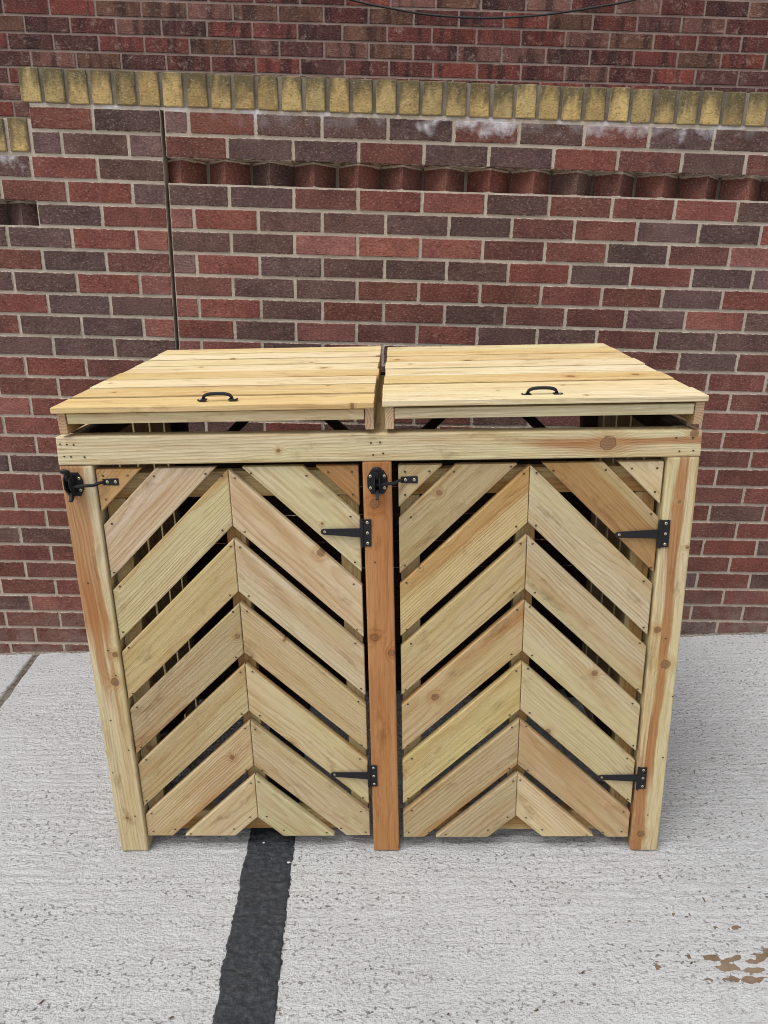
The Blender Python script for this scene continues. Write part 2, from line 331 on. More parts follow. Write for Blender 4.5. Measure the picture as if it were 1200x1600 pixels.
def relief(X, Y):
    wig = vnoise(X, Y, .35, .10, 3) * .9 + vnoise(X, Y, .06, .03, 4) * .35
    rows = .5 + .5 * np.cos(2 * np.pi * (Y / .0235 + wig))
    blob = vnoise(X, Y, .017, .011, 5); blob2 = vnoise(X, Y, .036, .016, 6); fine = vnoise(X, Y, .008, .006, 7); slow = vnoise(X, Y, .5, .12, 8)
    h = (rows * .42 + blob * .85 + blob2 * .45 + fine * .40)
    amp = .0125 * (.45 + .9 * slow)
    jd = np.abs(X - joint_x(Y)); wd = wall_y(X) - Y
    tw = np.clip((jd - .05) / .09, 0, 1) * np.clip((wd - .09 - .05 * vnoise(X, Y, .2, .2, 9)) / .08, 0, 1)
    tw = tw * tw * (3 - 2 * tw)
    z = (np.clip(h / 2.12, 0, .60) - .60) * amp * (.12 + .88 * tw) - .0012
    g = np.clip(1 - (jd - .008 - .006 * vnoise(X, Y, .05, .03, 10)) / .006, 0, 1)
    return z - .008 * g, tw, g
def grid_obj(name, X, Y, Z, mat, keep=None, attrs=None):
    ny, nx = X.shape; me = bpy.data.meshes.new(name)
    co = np.stack([X, Y, Z], -1).reshape(-1, 3).astype(np.float32)
    i = np.arange(nx * ny).reshape(ny, nx)
    q = np.stack([i[:-1, :-1], i[:-1, 1:], i[1:, 1:], i[1:, :-1]], -1).reshape(-1, 4)
    if keep is not None:
        kq = (keep[:-1, :-1] & keep[:-1, 1:] & keep[1:, 1:] & keep[1:, :-1]).reshape(-1); q = q[kq]
        used = np.unique(q); re = np.full(nx * ny, -1); re[used] = np.arange(len(used)); q = re[q]; co = co[used]
    me.vertices.add(len(co)); me.vertices.foreach_set('co', co.reshape(-1))
    me.loops.add(q.size); me.loops.foreach_set('vertex_index', q.reshape(-1).astype(np.int32))
    me.polygons.add(len(q)); me.polygons.foreach_set('loop_start', np.arange(0, q.size, 4, dtype=np.int32))
    me.polygons.foreach_set('use_smooth', np.ones(len(q), bool))
    me.update(calc_edges=True)
    for k, v in (attrs or {}).items():
        a = me.attributes.new(k, 'FLOAT', 'POINT'); a.data.foreach_set('value', v.reshape(-1).astype(np.float32))
    me.materials.append(mat); return link(name, me)
gx = np.arange(-2.3, 2.15, .0048); gy = np.arange(.55, 2.80, .0042)
GX, GY = np.meshgrid(gx, gy); GZ, TW, JO = relief(GX, GY)
ground = grid_obj('concrete_ground', GX, GY, GZ, M_conc, attrs={'joint': JO, 'trowel': TW}); ground['kind'] = 'structure'
me = bpy.data.meshes.new('outer_ground'); S = 60.0
me.from_pydata([(-S, -S, -.014), (S, -S, -.014), (S, S, -.014), (-S, S, -.014)], [], [(0, 1, 2, 3)])
og = link('ground', me, M_conc); og['kind'] = 'structure'
# bitumen strip
def tar_c(Y): return -.3411 + (Y - 1.0045) * (-.3708 + .3411) / (1.5203 - 1.0045)
ty = np.arange(.55, 2.60, .0030); tx = np.arange(-.085, .085, .0026); TX, TY = np.meshgrid(tx, ty); AX = TX + tar_c(TY)
rz, _, _ = relief(AX, TY)
edge = .0665 + (vnoise(TX + 3, TY, .05, .009, 21) - .5) * .0075 + (vnoise(TX + 3, TY, .05, .035, 22) - .5) * .006
lump = vnoise(AX, TY, .019, .015, 23) ** 2 * .0055 + vnoise(AX, TY, .0085, .0075, 24) * .0032
tz = rz * .55 - .0008 + .0006 + np.clip((edge - np.abs(TX)) / .006, 0, 1) * (.0006 + lump)
strip = grid_obj('bitumen_strip', AX, TY, tz, M_tar, keep=np.abs(TX) < edge); strip['kind'] = 'structure'
# dried mud: a level film between the high points
mud_px = [((1140, 1449), .020, .012), ((1155, 1502), .055, .024), ((1185, 1518), .060, .030), ((1140, 1522), .050, .016), ((1038, 1504), .016, .006), ((1100, 1490), .014, .008), ((1200, 1490), .04, .012)]
mp = [(on_ground(*a), b, c) for a, b, c in mud_px]
mx, my = np.meshgrid(np.arange(.50, 1.0, .004), np.arange(.95, 1.35, .004)); fld = np.zeros_like(mx)
for (c, a, b) in mp: fld += np.exp(-(((mx - c[0]) / a) ** 2 + ((my - c[1]) / b) ** 2))
fld += (vnoise(mx, my, .02, .014, 31) - .5) * .5 + (vnoise(mx, my, .009, .007, 32) - .5) * .7
zz_, _, _ = relief(mx, my)
mud = grid_obj('mud_patch', mx, my, np.full_like(mx, -.0028), M_mud, keep=fld > .28); mud['kind'] = 'stuff'
mud['label'] = 'thin brown dried mud film lying in the rough concrete'; mud['category'] = 'mud'

# grit and dead moss gathered where the slab meets the wall
px2 = np.arange(-2.3, 2.15, .006); qx = np.linspace(0, 1, 7); PX, QX = np.meshgrid(px2, qx)
wid = .012 + .022 * vnoise(PX, PX * 0 + .5, .06, 1, 41) ** 2 + .010 * vnoise(PX, PX * 0 + .5, .015, 1, 42)
hgt = .002 + .012 * vnoise(PX, PX * 0 + .5, .05, 1, 43) ** 2 + .005 * vnoise(PX, QX * .02, .010, .004, 44)
grit = grid_obj('wall_foot_grit', PX, wall_y(PX) + .012 - wid * (1 - QX) - .006, -.004 + hgt * QX ** .6 , M_grit); grit['kind'] = 'stuff'
grit['label'] = 'line of dark grit and dead moss along the foot of the garden wall'; grit['category'] = 'grit'

# ================================================================== GARDEN WALL
WALL_M = T(0, 2.6003, 2.0008) @ Matrix.Rotation(.0373, 4, 'Z') @ Matrix.Rotation(.0454, 4, 'Y')
CH = .075
def brick_mesh(l, h, depth, var, key='s'):
    """front face at y=0 looking to -y, origin at the centre of the face"""
    k = (key, round(l, 3), round(h, 3), var)
    if k in BR: return BR[k]
    g = random.Random(hash(k) % 99991); b = bmesh.new()
    bmesh.ops.create_cube(b, size=1.0)
    for v in b.verts:
        v.co = Vector((v.co.x * l, (v.co.y + .5) * depth, v.co.z * h))
    bmesh.ops.bevel(b, geom=list(b.edges), offset=.0010 if key == 'dog' else .0028, segments=1, affect='EDGES')
    for v in b.verts:
        v.co += Vector((g.uniform(-.0013, .0013), g.uniform(-.0008, .0008), g.uniform(-.0013, .0013)))
    me = bm_mesh(b, 'brick')
    for nm, val in (('hx', 1.0 if key == 'dog' else l / 2), ('hz', .0362 if key == 'dog' else h / 2)):
        a = me.attributes.new(nm, 'FLOAT', 'POINT'); a.data.foreach_set('value', [val] * len(me.vertices))
    BR[k] = me; return me
BR = {}
class Joined:
    """many hidden or out-of-frame bricks as one mesh"""
    def __init__(s): s.v, s.f, s.hx, s.hz, s.t, s.c = [], [], [], [], [], []
    def add(s, me, M, col):
        n = len(s.v)
        at = {k: me.attributes[k].data for k in ('hx', 'hz')}
        for i, v in enumerate(me.vertices):
            s.v.append(M @ v.co); s.hx.append(at['hx'][i].value); s.hz.append(at['hz'][i].value); s.t.append(col); s.c.append(v.co.copy())
        for p in me.polygons: s.f.append([n + i for i in p.vertices])
    def build(s, name, mat, parent):
        me = bpy.data.meshes.new(name); me.from_pydata(s.v, [], s.f)
        a = me.attributes.new('hx', 'FLOAT', 'POINT'); a.data.foreach_set('value', s.hx)
        a = me.attributes.new('hz', 'FLOAT', 'POINT'); a.data.foreach_set('value', s.hz)
        a = me.attributes.new('tint', 'FLOAT_COLOR', 'POINT'); a.data.foreach_set('color', np.array(s.t, np.float32).reshape(-1))
        a = me.attributes.new('brick_co', 'FLOAT_VECTOR', 'POINT'); a.data.foreach_set('vector', np.array(s.c, np.float32).reshape(-1))
        o = link(name, me, mat, parent, WORLD[parent.name]); o['kind'] = 'stuff'; return o
TINT = {'r': (.212, .076, .058), 'm': (.170, .070, .053), 'd': (.126, .075, .065), 'p': (.275, .112, .088), 'g': (.160, .096, .088)}
def tint(ch):
    c = TINT[ch]; k = random.uniform(.88, 1.14); w = random.uniform(.94, 1.06); return (c[0] * k * w, c[1] * k, c[2] * k / w, 1.0)
# what the photograph shows, course by course: left of the crack | right of it
ROWS_L = {1: 'md', 2: 'gdg', 3: 'drd', 4: 'mrg', 5: 'dr', 6: 'ddrp', 7: 'mdm', 8: 'ddrp', 9: 'rdd', 10: 'mddp', 11: 'ddd', 12: 'rrmm', 13: 'mmm', 14: 'prmm', 15: 'rrm', 16: 'mrmm', 17: 'drm',
          18: 'rrmm', 19: 'rrm', 20: 'rmmm', 21: 'ddm', 22: 'rmmm', 23: 'mmm', 24: 'mrmm', 25: 'prm', 26: 'mmmm', 27: 'mmm', 28: 'mmmm'}
ROWS_R = {1: 'gmdddmdmdd', 2: 'mddmddrmdm', 4: 'ddmrrdmrrd', 5: 'prddddmmgdr', 6: 'ddpppmmdmp', 7: 'grddddrdrdg', 8: 'mddmrmrmgr', 9: 'prdmmdmmgpd', 10: 'rdpmrddmddr', 11: 'prdmdmrrmd'}
ROWS_RE = {12: 'mmr', 13: 'rrm', 14: 'pmr', 15: 'rmr', 16: 'rmm', 17: 'rrm', 18: 'rrm', 19: 'dmd', 20: 'mdm', 21: 'mmr', 22: 'drm', 23: 'mgm', 24: 'mgm', 25: 'rmm', 26: 'ddd', 27: 'mdm', 28: 'mmm'}
wall = thing('garden_wall', 'red and brown brick garden wall with yellow coping and a dogtooth course behind the bin store', 'brick wall', WALL_M)
wj = Joined(); cj = Joined()
LIDPOLY = [(80, 645), (268, 556), (592, 550), (945, 542), (1107, 625), (1100, 680), (1065, 1005), (140, 1015)]
def inside(pt, poly):
    c = False
    for i in range(len(poly)):
        a, b = poly[i], poly[i - 1]
        if (a[1] > pt[1]) != (b[1] > pt[1]) and pt[0] < (b[0] - a[0]) * (pt[1] - a[1]) / (b[1] - a[1]) + a[0]: c = not c
    return c
def seen(M, hl, hh):
    n = 0
    for sx in (-1, -.5, 0, .5, 1):
        for sz in (-1, 0, 1):
            q = to_px((M @ Vector((sx * hl, 0, sz * hh, 1))).xyz)
            if -4 < q[0] < 1204 and -4 < q[1] < 1604 and not inside(q, LIDPOLY): n += 1
    return n > 1
def lay(parent, PM, uc, vc, l, h, col, mat, J, depth=.1025, name='brick', dy=None, R=None, key='s', var=None):
    me = brick_mesh(l, h, depth, random.randrange(5) if var is None else var, key)
    M = T(uc, random.uniform(-.0012, .0012) if dy is None else dy, vc) @ (R if R is not None else Matrix.Rotation(random.uniform(-.004, .004), 4, 'Y'))
    W = PM @ M
    if seen(W, l / 2, h / 2):
        return link(name, me, mat, parent, W, col)
    J.add(me, M, col); return None
CRK_L, CRK_R = -.7925, -.7790
def row_spans(n):
    """(u0, u1, colour) of every brick of course n, without joints"""
    out = []
    odd = n % 2 == 1
    # left panel: joints run back from the crack
    end = -1.226 if n <= 2 else -3.3
    edges = [CRK_L]; u = CRK_L - (.2250 if odd else .1125)
    while u > end + .03: edges.append(u); u -= .225
    edges.append(max(u, end) if n <= 2 else u)
    edges = edges[::-1]
    sp = [[edges[i] + (.005 if i else .0), edges[i + 1] - (.005 if i < len(edges) - 2 else 0.001)] for i in range(len(edges) - 1)]
    cs = ROWS_L.get(n, '')
    for i, s in enumerate(sp):
        k = len(sp) - 1 - i; ch = cs[::-1][k] if k < len(cs) else random.choice('mmrd')
        out.append((s[0], s[1], ch, 'L'))
    # right panel
    e = [CRK_R]; u = -.697 if odd else -.571
    while u < 3.2: e.append(u); u += .2246
    cs = ROWS_R.get(n, '')
    for i in range(len(e) - 1):
        if i < len(cs): ch = cs[i]
        else:
            ce = ROWS_RE.get(n, ''); j = i - (8 if odd else 7); ch = ce[j] if 0 <= j < len(ce) else random.choice('mmrdd')
        out.append((e[i] + (.005 if i else .001), e[i + 1] - .005, ch, 'R'))
    return out
EFF = {}
for n in range(1, 30):
    v = -(n - .5) * CH
    for (a, b, ch, side) in row_spans(n):
        if n == 3 and side == 'R': continue
        if n == 5 and side == 'L' and b < -1.23: continue
        if side == 'L' and n <= 2 and b < -1.25: continue
        c = tint(ch); al = 1.0
        if n == 1 and side == 'R':
            q = to_px((WALL_M @ Vector(((a + b) / 2, 0, v, 1))).xyz)[0]
            al = 0.0 if 590 < q < 780 else (.45 if 880 < q < 1100 else .85)
        if n == 3 and side == 'L' and a < -1.4 : al = .3
        lay(wall, WALL_M, (a + b) / 2, v, b - a, .065, c[:3] + (al,), M_brick, wj)
# dogtooth courses: bricks turned 45 degrees, their corners at the wall face
R45 = Matrix.Rotation(math.radians(45), 4, 'Z')
def dogtooth(u0, u1, v, step):
    u = u0
    while (u < u1) if step > 0 else (u > u1):
        c = tint(random.choice('mmdmr'))
        s = .1025 / math.sqrt(2); a = math.radians(45 + random.uniform(-2.5, 2.5))
        Rm = Matrix.Rotation(a, 4, 'Z')
        M = T(u, .003 + random.uniform(0, .005), v + .001) @ Rm @ T(.0515, 0, 0)      # corner of the header face at (u, 0)
        me = brick_mesh(.103, .084, .103, random.randrange(4), 'dog')
        W = WALL_M @ M
        if seen(W, .05, .03): link('dogtooth_brick', me, M_brick, wall, W, c)
        else: wj.add(me, M, c)
        u += step
dogtooth(-.735, 3.1, -2.5 * CH, .1534); dogtooth(-1.298, -3.2, -4.5 * CH, -.1534)
# coping: bricks on edge
def coping(u0, n, step, v0, mat=M_cop):
    for i in range(n):
        u = u0 + i * step; k = random.uniform(.8, 1.15); w = random.uniform(.95, 1.05)
        c = (.48 * k * w, .360 * k, .150 * k / w, 1.0)
        lay(wall, WALL_M, u + random.uniform(-.0012, .0012), v0 + .0515 + random.uniform(-.0015, .0015), .0665, .101, c, mat, cj, .215, 'coping_brick', -.003 + random.uniform(-.0015, .0015), key='cop')
coping(-.786 - .0365, 6, -.0782, .006)
coping(-.786 + .043, 50, .0790, .006)
coping(-1.226 - .045, 26, -.0785, -.144)
wj.build('further_bricks', M_brick_j, wall)
if cj.v: cj.build('further_coping_bricks', M_cop_j, wall)
# mortar body in panels either side of the crack
def slab(bm, u0, u1, v0, v1, y0, y1):
    ret = bmesh.ops.create_cube(bm, size=1.0)['verts']
    for q in ret: q.co = Vector(((u0 + u1) / 2 + q.co.x * (u1 - u0), (y0 + y1) / 2 + q.co.y * (y1 - y0), (v0 + v1) / 2 + q.co.z * (v1 - v0)))
b = bmesh.new(); YF, YB = .0032, .208
slab(b, -1.224, -.7925, -2 * CH - .002, .107, YF, YB); slab(b, -3.3, -.7925, -4 * CH + .008, -2 * CH - .0021, YF + .0001, YB)
slab(b, -3.3, -1.224, -2 * CH - .002, -.042, YF + .0002, YB)
slab(b, -1.2405, -.7925, -5 * CH - .003, -4 * CH + .012, YF + .0003, YB); slab(b, -3.3, -1.2405, -5 * CH - .004, -4 * CH + .012, .094, YB - .001)
slab(b, -3.3, -.7925, -29 * CH, -5 * CH, YF + .0001, YB)
me = bm_mesh(b, 'mortar'); link('mortar', me, M_mortar, wall, WALL_M)
b = bmesh.new()
slab(b, -.7795, 3.2, -2 * CH + .008, .108, YF, YB); slab(b, -.7795, 3.2, -3 * CH - .004, -2 * CH + .012, .094, YB - .001); slab(b, -.7795, 3.2, -29 * CH, -3 * CH, YF, YB)
slab(b, -.80, -.77, -29 * CH, -.002, .17, .20)
slab(b, -.80, -.77, -.002, .106, .004, .19)
me = bm_mesh(b, 'mortar'); link('mortar', me, M_mortar, wall, WALL_M)

# ================================================================== BUILDING BEHIND THE WALL
BLD_M = WALL_M @ T(0, 1.38, .475) @ Matrix.Rotation(-.0067, 4, 'Y')
bld = thing('brick_building', 'house wall of small multi-toned dark red bricks rising above the garden wall', 'building', BLD_M)
bj = Joined(); BT = [(.175, .054, .045), (.135, .046, .040), (.215, .060, .045), (.112, .050, .044), (.205, .098, .078), (.165, .084, .056)]
for n in range(-7, 30):
    u = -1.80 + (.1125 if n % 2 else 0) + .012 * math.sin(n * 2.3) - .225 * 8
    while u < 4.4:
        if -2 <= n <= 7:
            c = random.choice(BT); k = random.uniform(.85, 1.2)
            lay(bld, BLD_M, u + .1125, (n + .5) * CH, .2155, .0655, (c[0] * k, c[1] * k, c[2] * k, 1.0), M_rust, bj, .1025)
        elif n <= 24:
            c = random.choice(BT); bj.add(brick_mesh(.2155, .0655, .1025, random.randrange(5)), T(u + .1125, 0, (n + .5) * CH), c + (1.0,))
        u += .225
bj.build('further_bricks', M_rust_j, bld)
b = bmesh.new(); slab(b, -4.2, 4.4, -2.9, 2.6, .004, .25); link('mortar', bm_mesh(b, 'mortar'), M_mortar_b, bld, BLD_M)
# cable slung in front of it
cb = bmesh.new(); n_ = BLD_M.to_3x3().col[1]; o_ = BLD_M.translation
def on_bld(x, y, off):
    d = ray(x, y); P0 = o_ + n_ * off; t = (P0 - CAM_P).dot(n_) / d.dot(n_); return CAM_P + d * t
pts = [on_bld(x, y, -.03) for x, y in [(380, -60), (460, -28), (550, 0), (610, 13), (670, 23), (740, 28), (800, 27), (860, 22), (920, 13), (990, 0), (1060, -22), (1130, -52)]]
from mathutils import geometry as _g
fine_pts = []
for i in range(len(pts) - 1):
    p0 = pts[max(i - 1, 0)]; p1 = pts[i]; p2 = pts[i + 1]; p3 = pts[min(i + 2, len(pts) - 1)]
    for k in range(6):
        s = k / 6; fine_pts.append(.5 * ((2 * p1) + (p2 - p0) * s + (2 * p0 - 5 * p1 + 4 * p2 - p3) * s * s + (3 * p1 - p0 - 3 * p2 + p3) * s ** 3))
fine_pts.append(pts[-1]); tube(cb, fine_pts, .0050, 8)
cable = link('cable', bm_mesh(cb, 'cable', True), M_cable); cable['label'] = 'thin black cable sagging across the upper brickwork of the house'; cable['category'] = 'cable'

# ================================================================== BIN STORE
YF0 = 1.459                                   # front plane of posts and rail
XC = -.05
def warp(x, z): return XC + (x - XC) * (1 + .024 * (1 - z / 1.1))      # the frame stands a touch wider at its feet
ROOT_M = T(-.055, 1.86, 0)
store = thing('bin_store', 'pale timber double wheelie bin store with chevron doors and two lids', 'bin store', ROOT_M)
def wood_board(name, parent, poly_xz, y_front, thick, ang, col, mat=M_wood, bev=.0022, seg=2):
    """board whose outline is given in the front plane; grain runs along ang"""
    ca, sa = math.cos(ang), math.sin(ang)
    cx = sum(p[0] for p in poly_xz) / len(poly_xz); cz = sum(p[1] for p in poly_xz) / len(poly_xz)
    loc = [((x - cx) * ca + (z - cz) * sa, -(x - cx) * sa + (z - cz) * ca) for x, z in poly_xz]
    ar = sum(loc[i][0] * loc[(i + 1) % len(loc)][1] - loc[(i + 1) % len(loc)][0] * loc[i][1] for i in range(len(loc)))
    if ar < 0: loc = loc[::-1]
    me = bm_mesh(prism(loc, -thick, 0, bev, seg), name)
    return link(name, me, mat, parent, frame((cx, y_front, cz), (ca, 0, sa), (0, -1, 0)), col)
def stick(name, parent, p0, p1, w, th, normal, col, mat=M_wood, bev=.0022):
    """straight timber from p0 to p1 (centre line of the outer face), w across, th behind the face"""
    p0, p1 = Vector(p0), Vector(p1); ex = (p1 - p0).normalized(); nz = Vector(normal); nz = (nz - ex * nz.dot(ex)).normalized()
    me = bm_mesh(box((p1 - p0).length, w, -th, 0, bev), name)
    return link(name, me, mat, parent, frame((p0 + p1) / 2, ex, nz), col)
INNER_SHADE = (.040, .031, .024)  # near-black tint for back and inner timbers: interior shade put into the wood colour
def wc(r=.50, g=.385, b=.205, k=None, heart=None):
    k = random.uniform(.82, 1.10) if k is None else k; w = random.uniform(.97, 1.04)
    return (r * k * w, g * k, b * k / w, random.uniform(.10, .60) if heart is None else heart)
GREEN = (.60, .505, .325)
# posts and front rail
def post(xa0, xb0, xa1, xb1, col, mat):
    return wood_board('post', store, [(xa0, 0.0), (xb0, 0.0), (xb1, 1.0852), (xa1, 1.0852)], YF0, .045, math.pi / 2, col, mat, .0045, 3)
post(-.7749, -.7001, -.7625, -.6872, wc(*GREEN, k=1, heart=.0), M_postL)
post(-.0836, -.0143, -.0828, -.0182, (.44, .215, .090, 0.0), M_postM)
post(.6065, .6781, .5880, .6572, wc(*GREEN, k=1, heart=.0), M_postR)
wood_board('front_rail', store, [(-.7625, 1.0860), (.6580, 1.0850), (.6553, 1.1445), (-.7588, 1.1515)], YF0 - .0006, .045, 0.0, wc(*GREEN, k=1.04, heart=.0), M_rail, .003, 2)
ROOF = math.atan(.0505 / .775)                 # lids fall towards the front
def roof_z(y): return 1.1505 + (y - YF0) * math.tan(ROOF)
YBK = 2.225
for sx, xo, sgn in ((-.762, -.762, -1), (.655, .655, 1)):     # back posts, side rails, side boards
    xi = sx - sgn * .018
    wood_board('post', store, [(warp(xi, 0) - sgn * .0, 0), (warp(xi - sgn * .045, 0), 0), (xi - sgn * .045, roof_z(YBK) - .004), (xi, roof_z(YBK) - .004)], YBK - .045, .045, math.pi / 2, wc(*INNER_SHADE), M_wood, .003)
    stick('side_rail', store, (xi, YF0 + .046, roof_z(YF0 + .046) - .030), (xi, YBK - .046, roof_z(YBK - .046) - .030), .045, .030, (sgn, 0, 0), wc(*INNER_SHADE))
    stick('side_rail', store, (warp(xi, .1), YF0 + .046, .13), (warp(xi, .1), YBK - .046, .13), .045, .030, (sgn, 0, 0), wc(*INNER_SHADE))
    y = YF0 + .0465; first = True
    cuts = [YF0 + .0465] + [1.505 + .1245 * i for i in range(1, 6)] + [YBK]
    for a, c in zip(cuts, cuts[1:]):
        a2, c2 = a + .0075, c - .0075; zt = roof_z((a + c) / 2) - .006
        me = bm_mesh(box(zt - .003, c2 - a2, 0, .012, .0015), 'side_board')
        lo, hi = Vector((warp(xi, .05), (a2 + c2) / 2, .003)), Vector((xi, (a2 + c2) / 2, zt))
        ex = hi - lo; link('side_board', me, M_wood, store, frame((lo + hi) / 2 + Vector((sgn * .0005, 0, 0)), ex, (sgn, 0, 0)), wc(.42, .33, .21))
# back: slats with an open band under the top rail, Λ braces in each bay
z = .004
while z < .90:
    stick('back_slat', store, (-.742, YBK + .016, z + .0475), (.636, YBK + .016, z + .0475), .095, .015, (0, 1, 0), wc(*INNER_SHADE)); z += .1005
stick('back_rail', store, (-.734, YBK - .046, roof_z(YBK) - .034), (.628, YBK - .046, roof_z(YBK) - .034), .055, .030, (0, -1, 0), wc(*INNER_SHADE))
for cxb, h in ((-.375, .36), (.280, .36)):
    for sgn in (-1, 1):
        stick('back_brace', store, (cxb + sgn * .012, YBK - .0, 1.165), (cxb + sgn * h, YBK - .0, 1.165 - h + .03), .030, .026, (0, -1, 0), wc(*INNER_SHADE))
stick('base_rail', store, (-.734, YBK - .046, .10), (.628, YBK - .046, .10), .045, .030, (0, -1, 0), wc(*INNER_SHADE))
stick('middle_bearer', store, (-.044, YF0 + .046, roof_z(YF0 + .046) - .004), (-.044, YBK - .078, roof_z(YBK - .078) - .004), .045, .045, (0, 0, 1), wc())

# ---- doors
def screw_dots(name, parent, spots, yf, r=.0030):
    """driven screw heads of a door, too small to pick apart"""
    b = bmesh.new()
    for x, z in spots:
        a0 = random.random() * 6.28
        ring = [b.verts.new((x + r * math.cos(a0 + k * math.pi / 3), yf - .0005, z + .85 * r * math.sin(a0 + k * math.pi / 3))) for k in range(6)]
        c = b.verts.new((x, yf + .0006, z))
        for k in range(6): b.faces.new((ring[k], ring[(k + 1) % 6], c))
    bmesh.ops.recalc_face_normals(b, faces=b.faces)
    o = link(name, bm_mesh(b, name), M_nail, parent, Matrix()); o['kind'] = 'stuff'; return o
YD = YF0 + .0075
TONES = [(.56, .45, .29), (.51, .40, .245), (.55, .45, .27), (.47, .36, .215), (.58, .47, .32), (.51, .40, .25)]
def door(x0, x1, zb, zt, seam, apex, pitch, seed, special):
    random.seed(seed); cx = (x0 + x1) / 2
    d = part_empty('door', store, T(cx, YD, zb)); dots = []
    for k in range(-2, 6):
        for sgn in (-1, 1):
            a = apex - k * pitch + random.uniform(-.0015, .0015); bh = .1345; m = .988 + random.uniform(-.006, .006)
            poly = [(x0, zb), (seam - .0006, zb), (seam - .0006, zt), (x0, zt)] if sgn < 0 else [(seam + .0006, zb), (x1, zb), (x1, zt), (seam + .0006, zt)]
            # z <= a - m*|x-seam| ; z >= a - bh - m*|x-seam|
            poly = clip(poly, sgn * m, 1, a + sgn * m * seam); poly = clip(poly, -sgn * m, -1, -(a - bh) - sgn * m * seam)
            if len(poly) < 3: continue
            ar = abs(sum(poly[i][0] * poly[(i + 1) % len(poly)][1] - poly[(i + 1) % len(poly)][0] * poly[i][1] for i in range(len(poly)))) / 2
            if ar < .0004: continue
            pw = [(warp(x, z), z) for x, z in poly]
            cxp = sum(q[0] for q in pw) / len(pw); czp = sum(q[1] for q in pw) / len(pw)
            col = special.get((k, sgn)); col = wc(col[0] * 1.03, col[1] * 1.05, col[2] * 1.15, k=1, heart=col[3]) if col else wc(*random.choice(TONES))
            yo = random.uniform(-.0012, .0012)
            wood_board('board', d, pw, YD + yo, .019, -sgn * math.atan(m), col)
            # two screws at each end, set in from the corners
            if ar > .012:
                for q in pw:
                    v = Vector((cxp - q[0], czp - q[1])); v = v.normalized() * random.uniform(.019, .027); v.x *= 1.0
                    dots.append((q[0] + v.x + random.uniform(-.003, .003), q[1] + v.y + random.uniform(-.004, .004)))
            else:
                for q in pw:
                    v = Vector((cxp - q[0], czp - q[1])); dots.append((q[0] + v.x * .45, q[1] + v.y * .45))
    screw_dots('board_screws', d, dots, YD - .0014)
    # ledges and stiles behind the boards
    yb = YD + .0225
    for zc in (zb + .035, zt - .045):
        stick('ledge', d, (warp(x0 + .004, zc), yb, zc), (warp(x1 - .004, zc), yb, zc), .060, .030, (0, -1, 0), wc(k=.85))
    for xs in (x0 + .026, seam, x1 - .026):
        stick('stile', d, (warp(xs, zb), yb + .0005, zb + .066), (warp(xs, zt), yb + .0005, zt - .076), .045, .029, (0, -1, 0), wc(k=.85))
    return d
doorL = door(-.6835, -.0920, .0445, 1.0745, -.3845, 1.0717, .1660, 5,
    {(-2, 1): (.42, .28, .14, .9), (-1, -1): (.55, .42, .27, .05), (0, -1): (.52, .42, .22, .35), (0, 1): (.55, .43, .27, .05), (1, -1): (.47, .36, .18, .1), (1, 1): (.54, .42, .26, .1), (2, 1): (.50, .375, .21, .2), (-1, 1): (.56, .46, .26, .3), (4, -1): (.50, .385, .22, .3), (5, 1): (.53, .44, .245, .0)})
doorR = door(-.0035, .5835, .0395, 1.0735, .2890, 1.0690, .1648, 9,
    {(-1, -1): (.41, .305, .155, .5), (-1, 1): (.43, .31, .16, .5), (0, -1): (.49, .375, .185, .3), (0, 1): (.53, .42, .25, .1), (1, -1): (.47, .36, .185, .25), (3, -1): (.50, .40, .19, .45), (4, 1): (.47, .345, .19, .5), (2, 1): (.53, .43, .245, .05), (3, 1): (.51, .42, .235, .05), (2, -1): (.48, .345, .18, .45)})
random.seed(21)
# nail marks in the frame
fd = []
for x, z in [(-.75, 1.135), (-.735, 1.134), (-.72, 1.133), (-.745, 1.107), (-.73, 1.106), (-.70, 1.105), (-.062, 1.127), (-.042, 1.128), (-.058, 1.10), (-.036, 1.103), (.60, 1.128), (.636, 1.127), (.61, 1.098), (.64, 1.099), (-.06, .845), (-.74, .80), (-.72, .62), (-.71, .55), (-.742, .42), (-.708, .33), (-.72, .12), (-.76, .26), (.665, .48), (.63, .64), (.66, .30), (.64, .12)]: fd.append((x, z))
screw_dots('frame_screws', store, fd, YF0 - .0012, .0026)

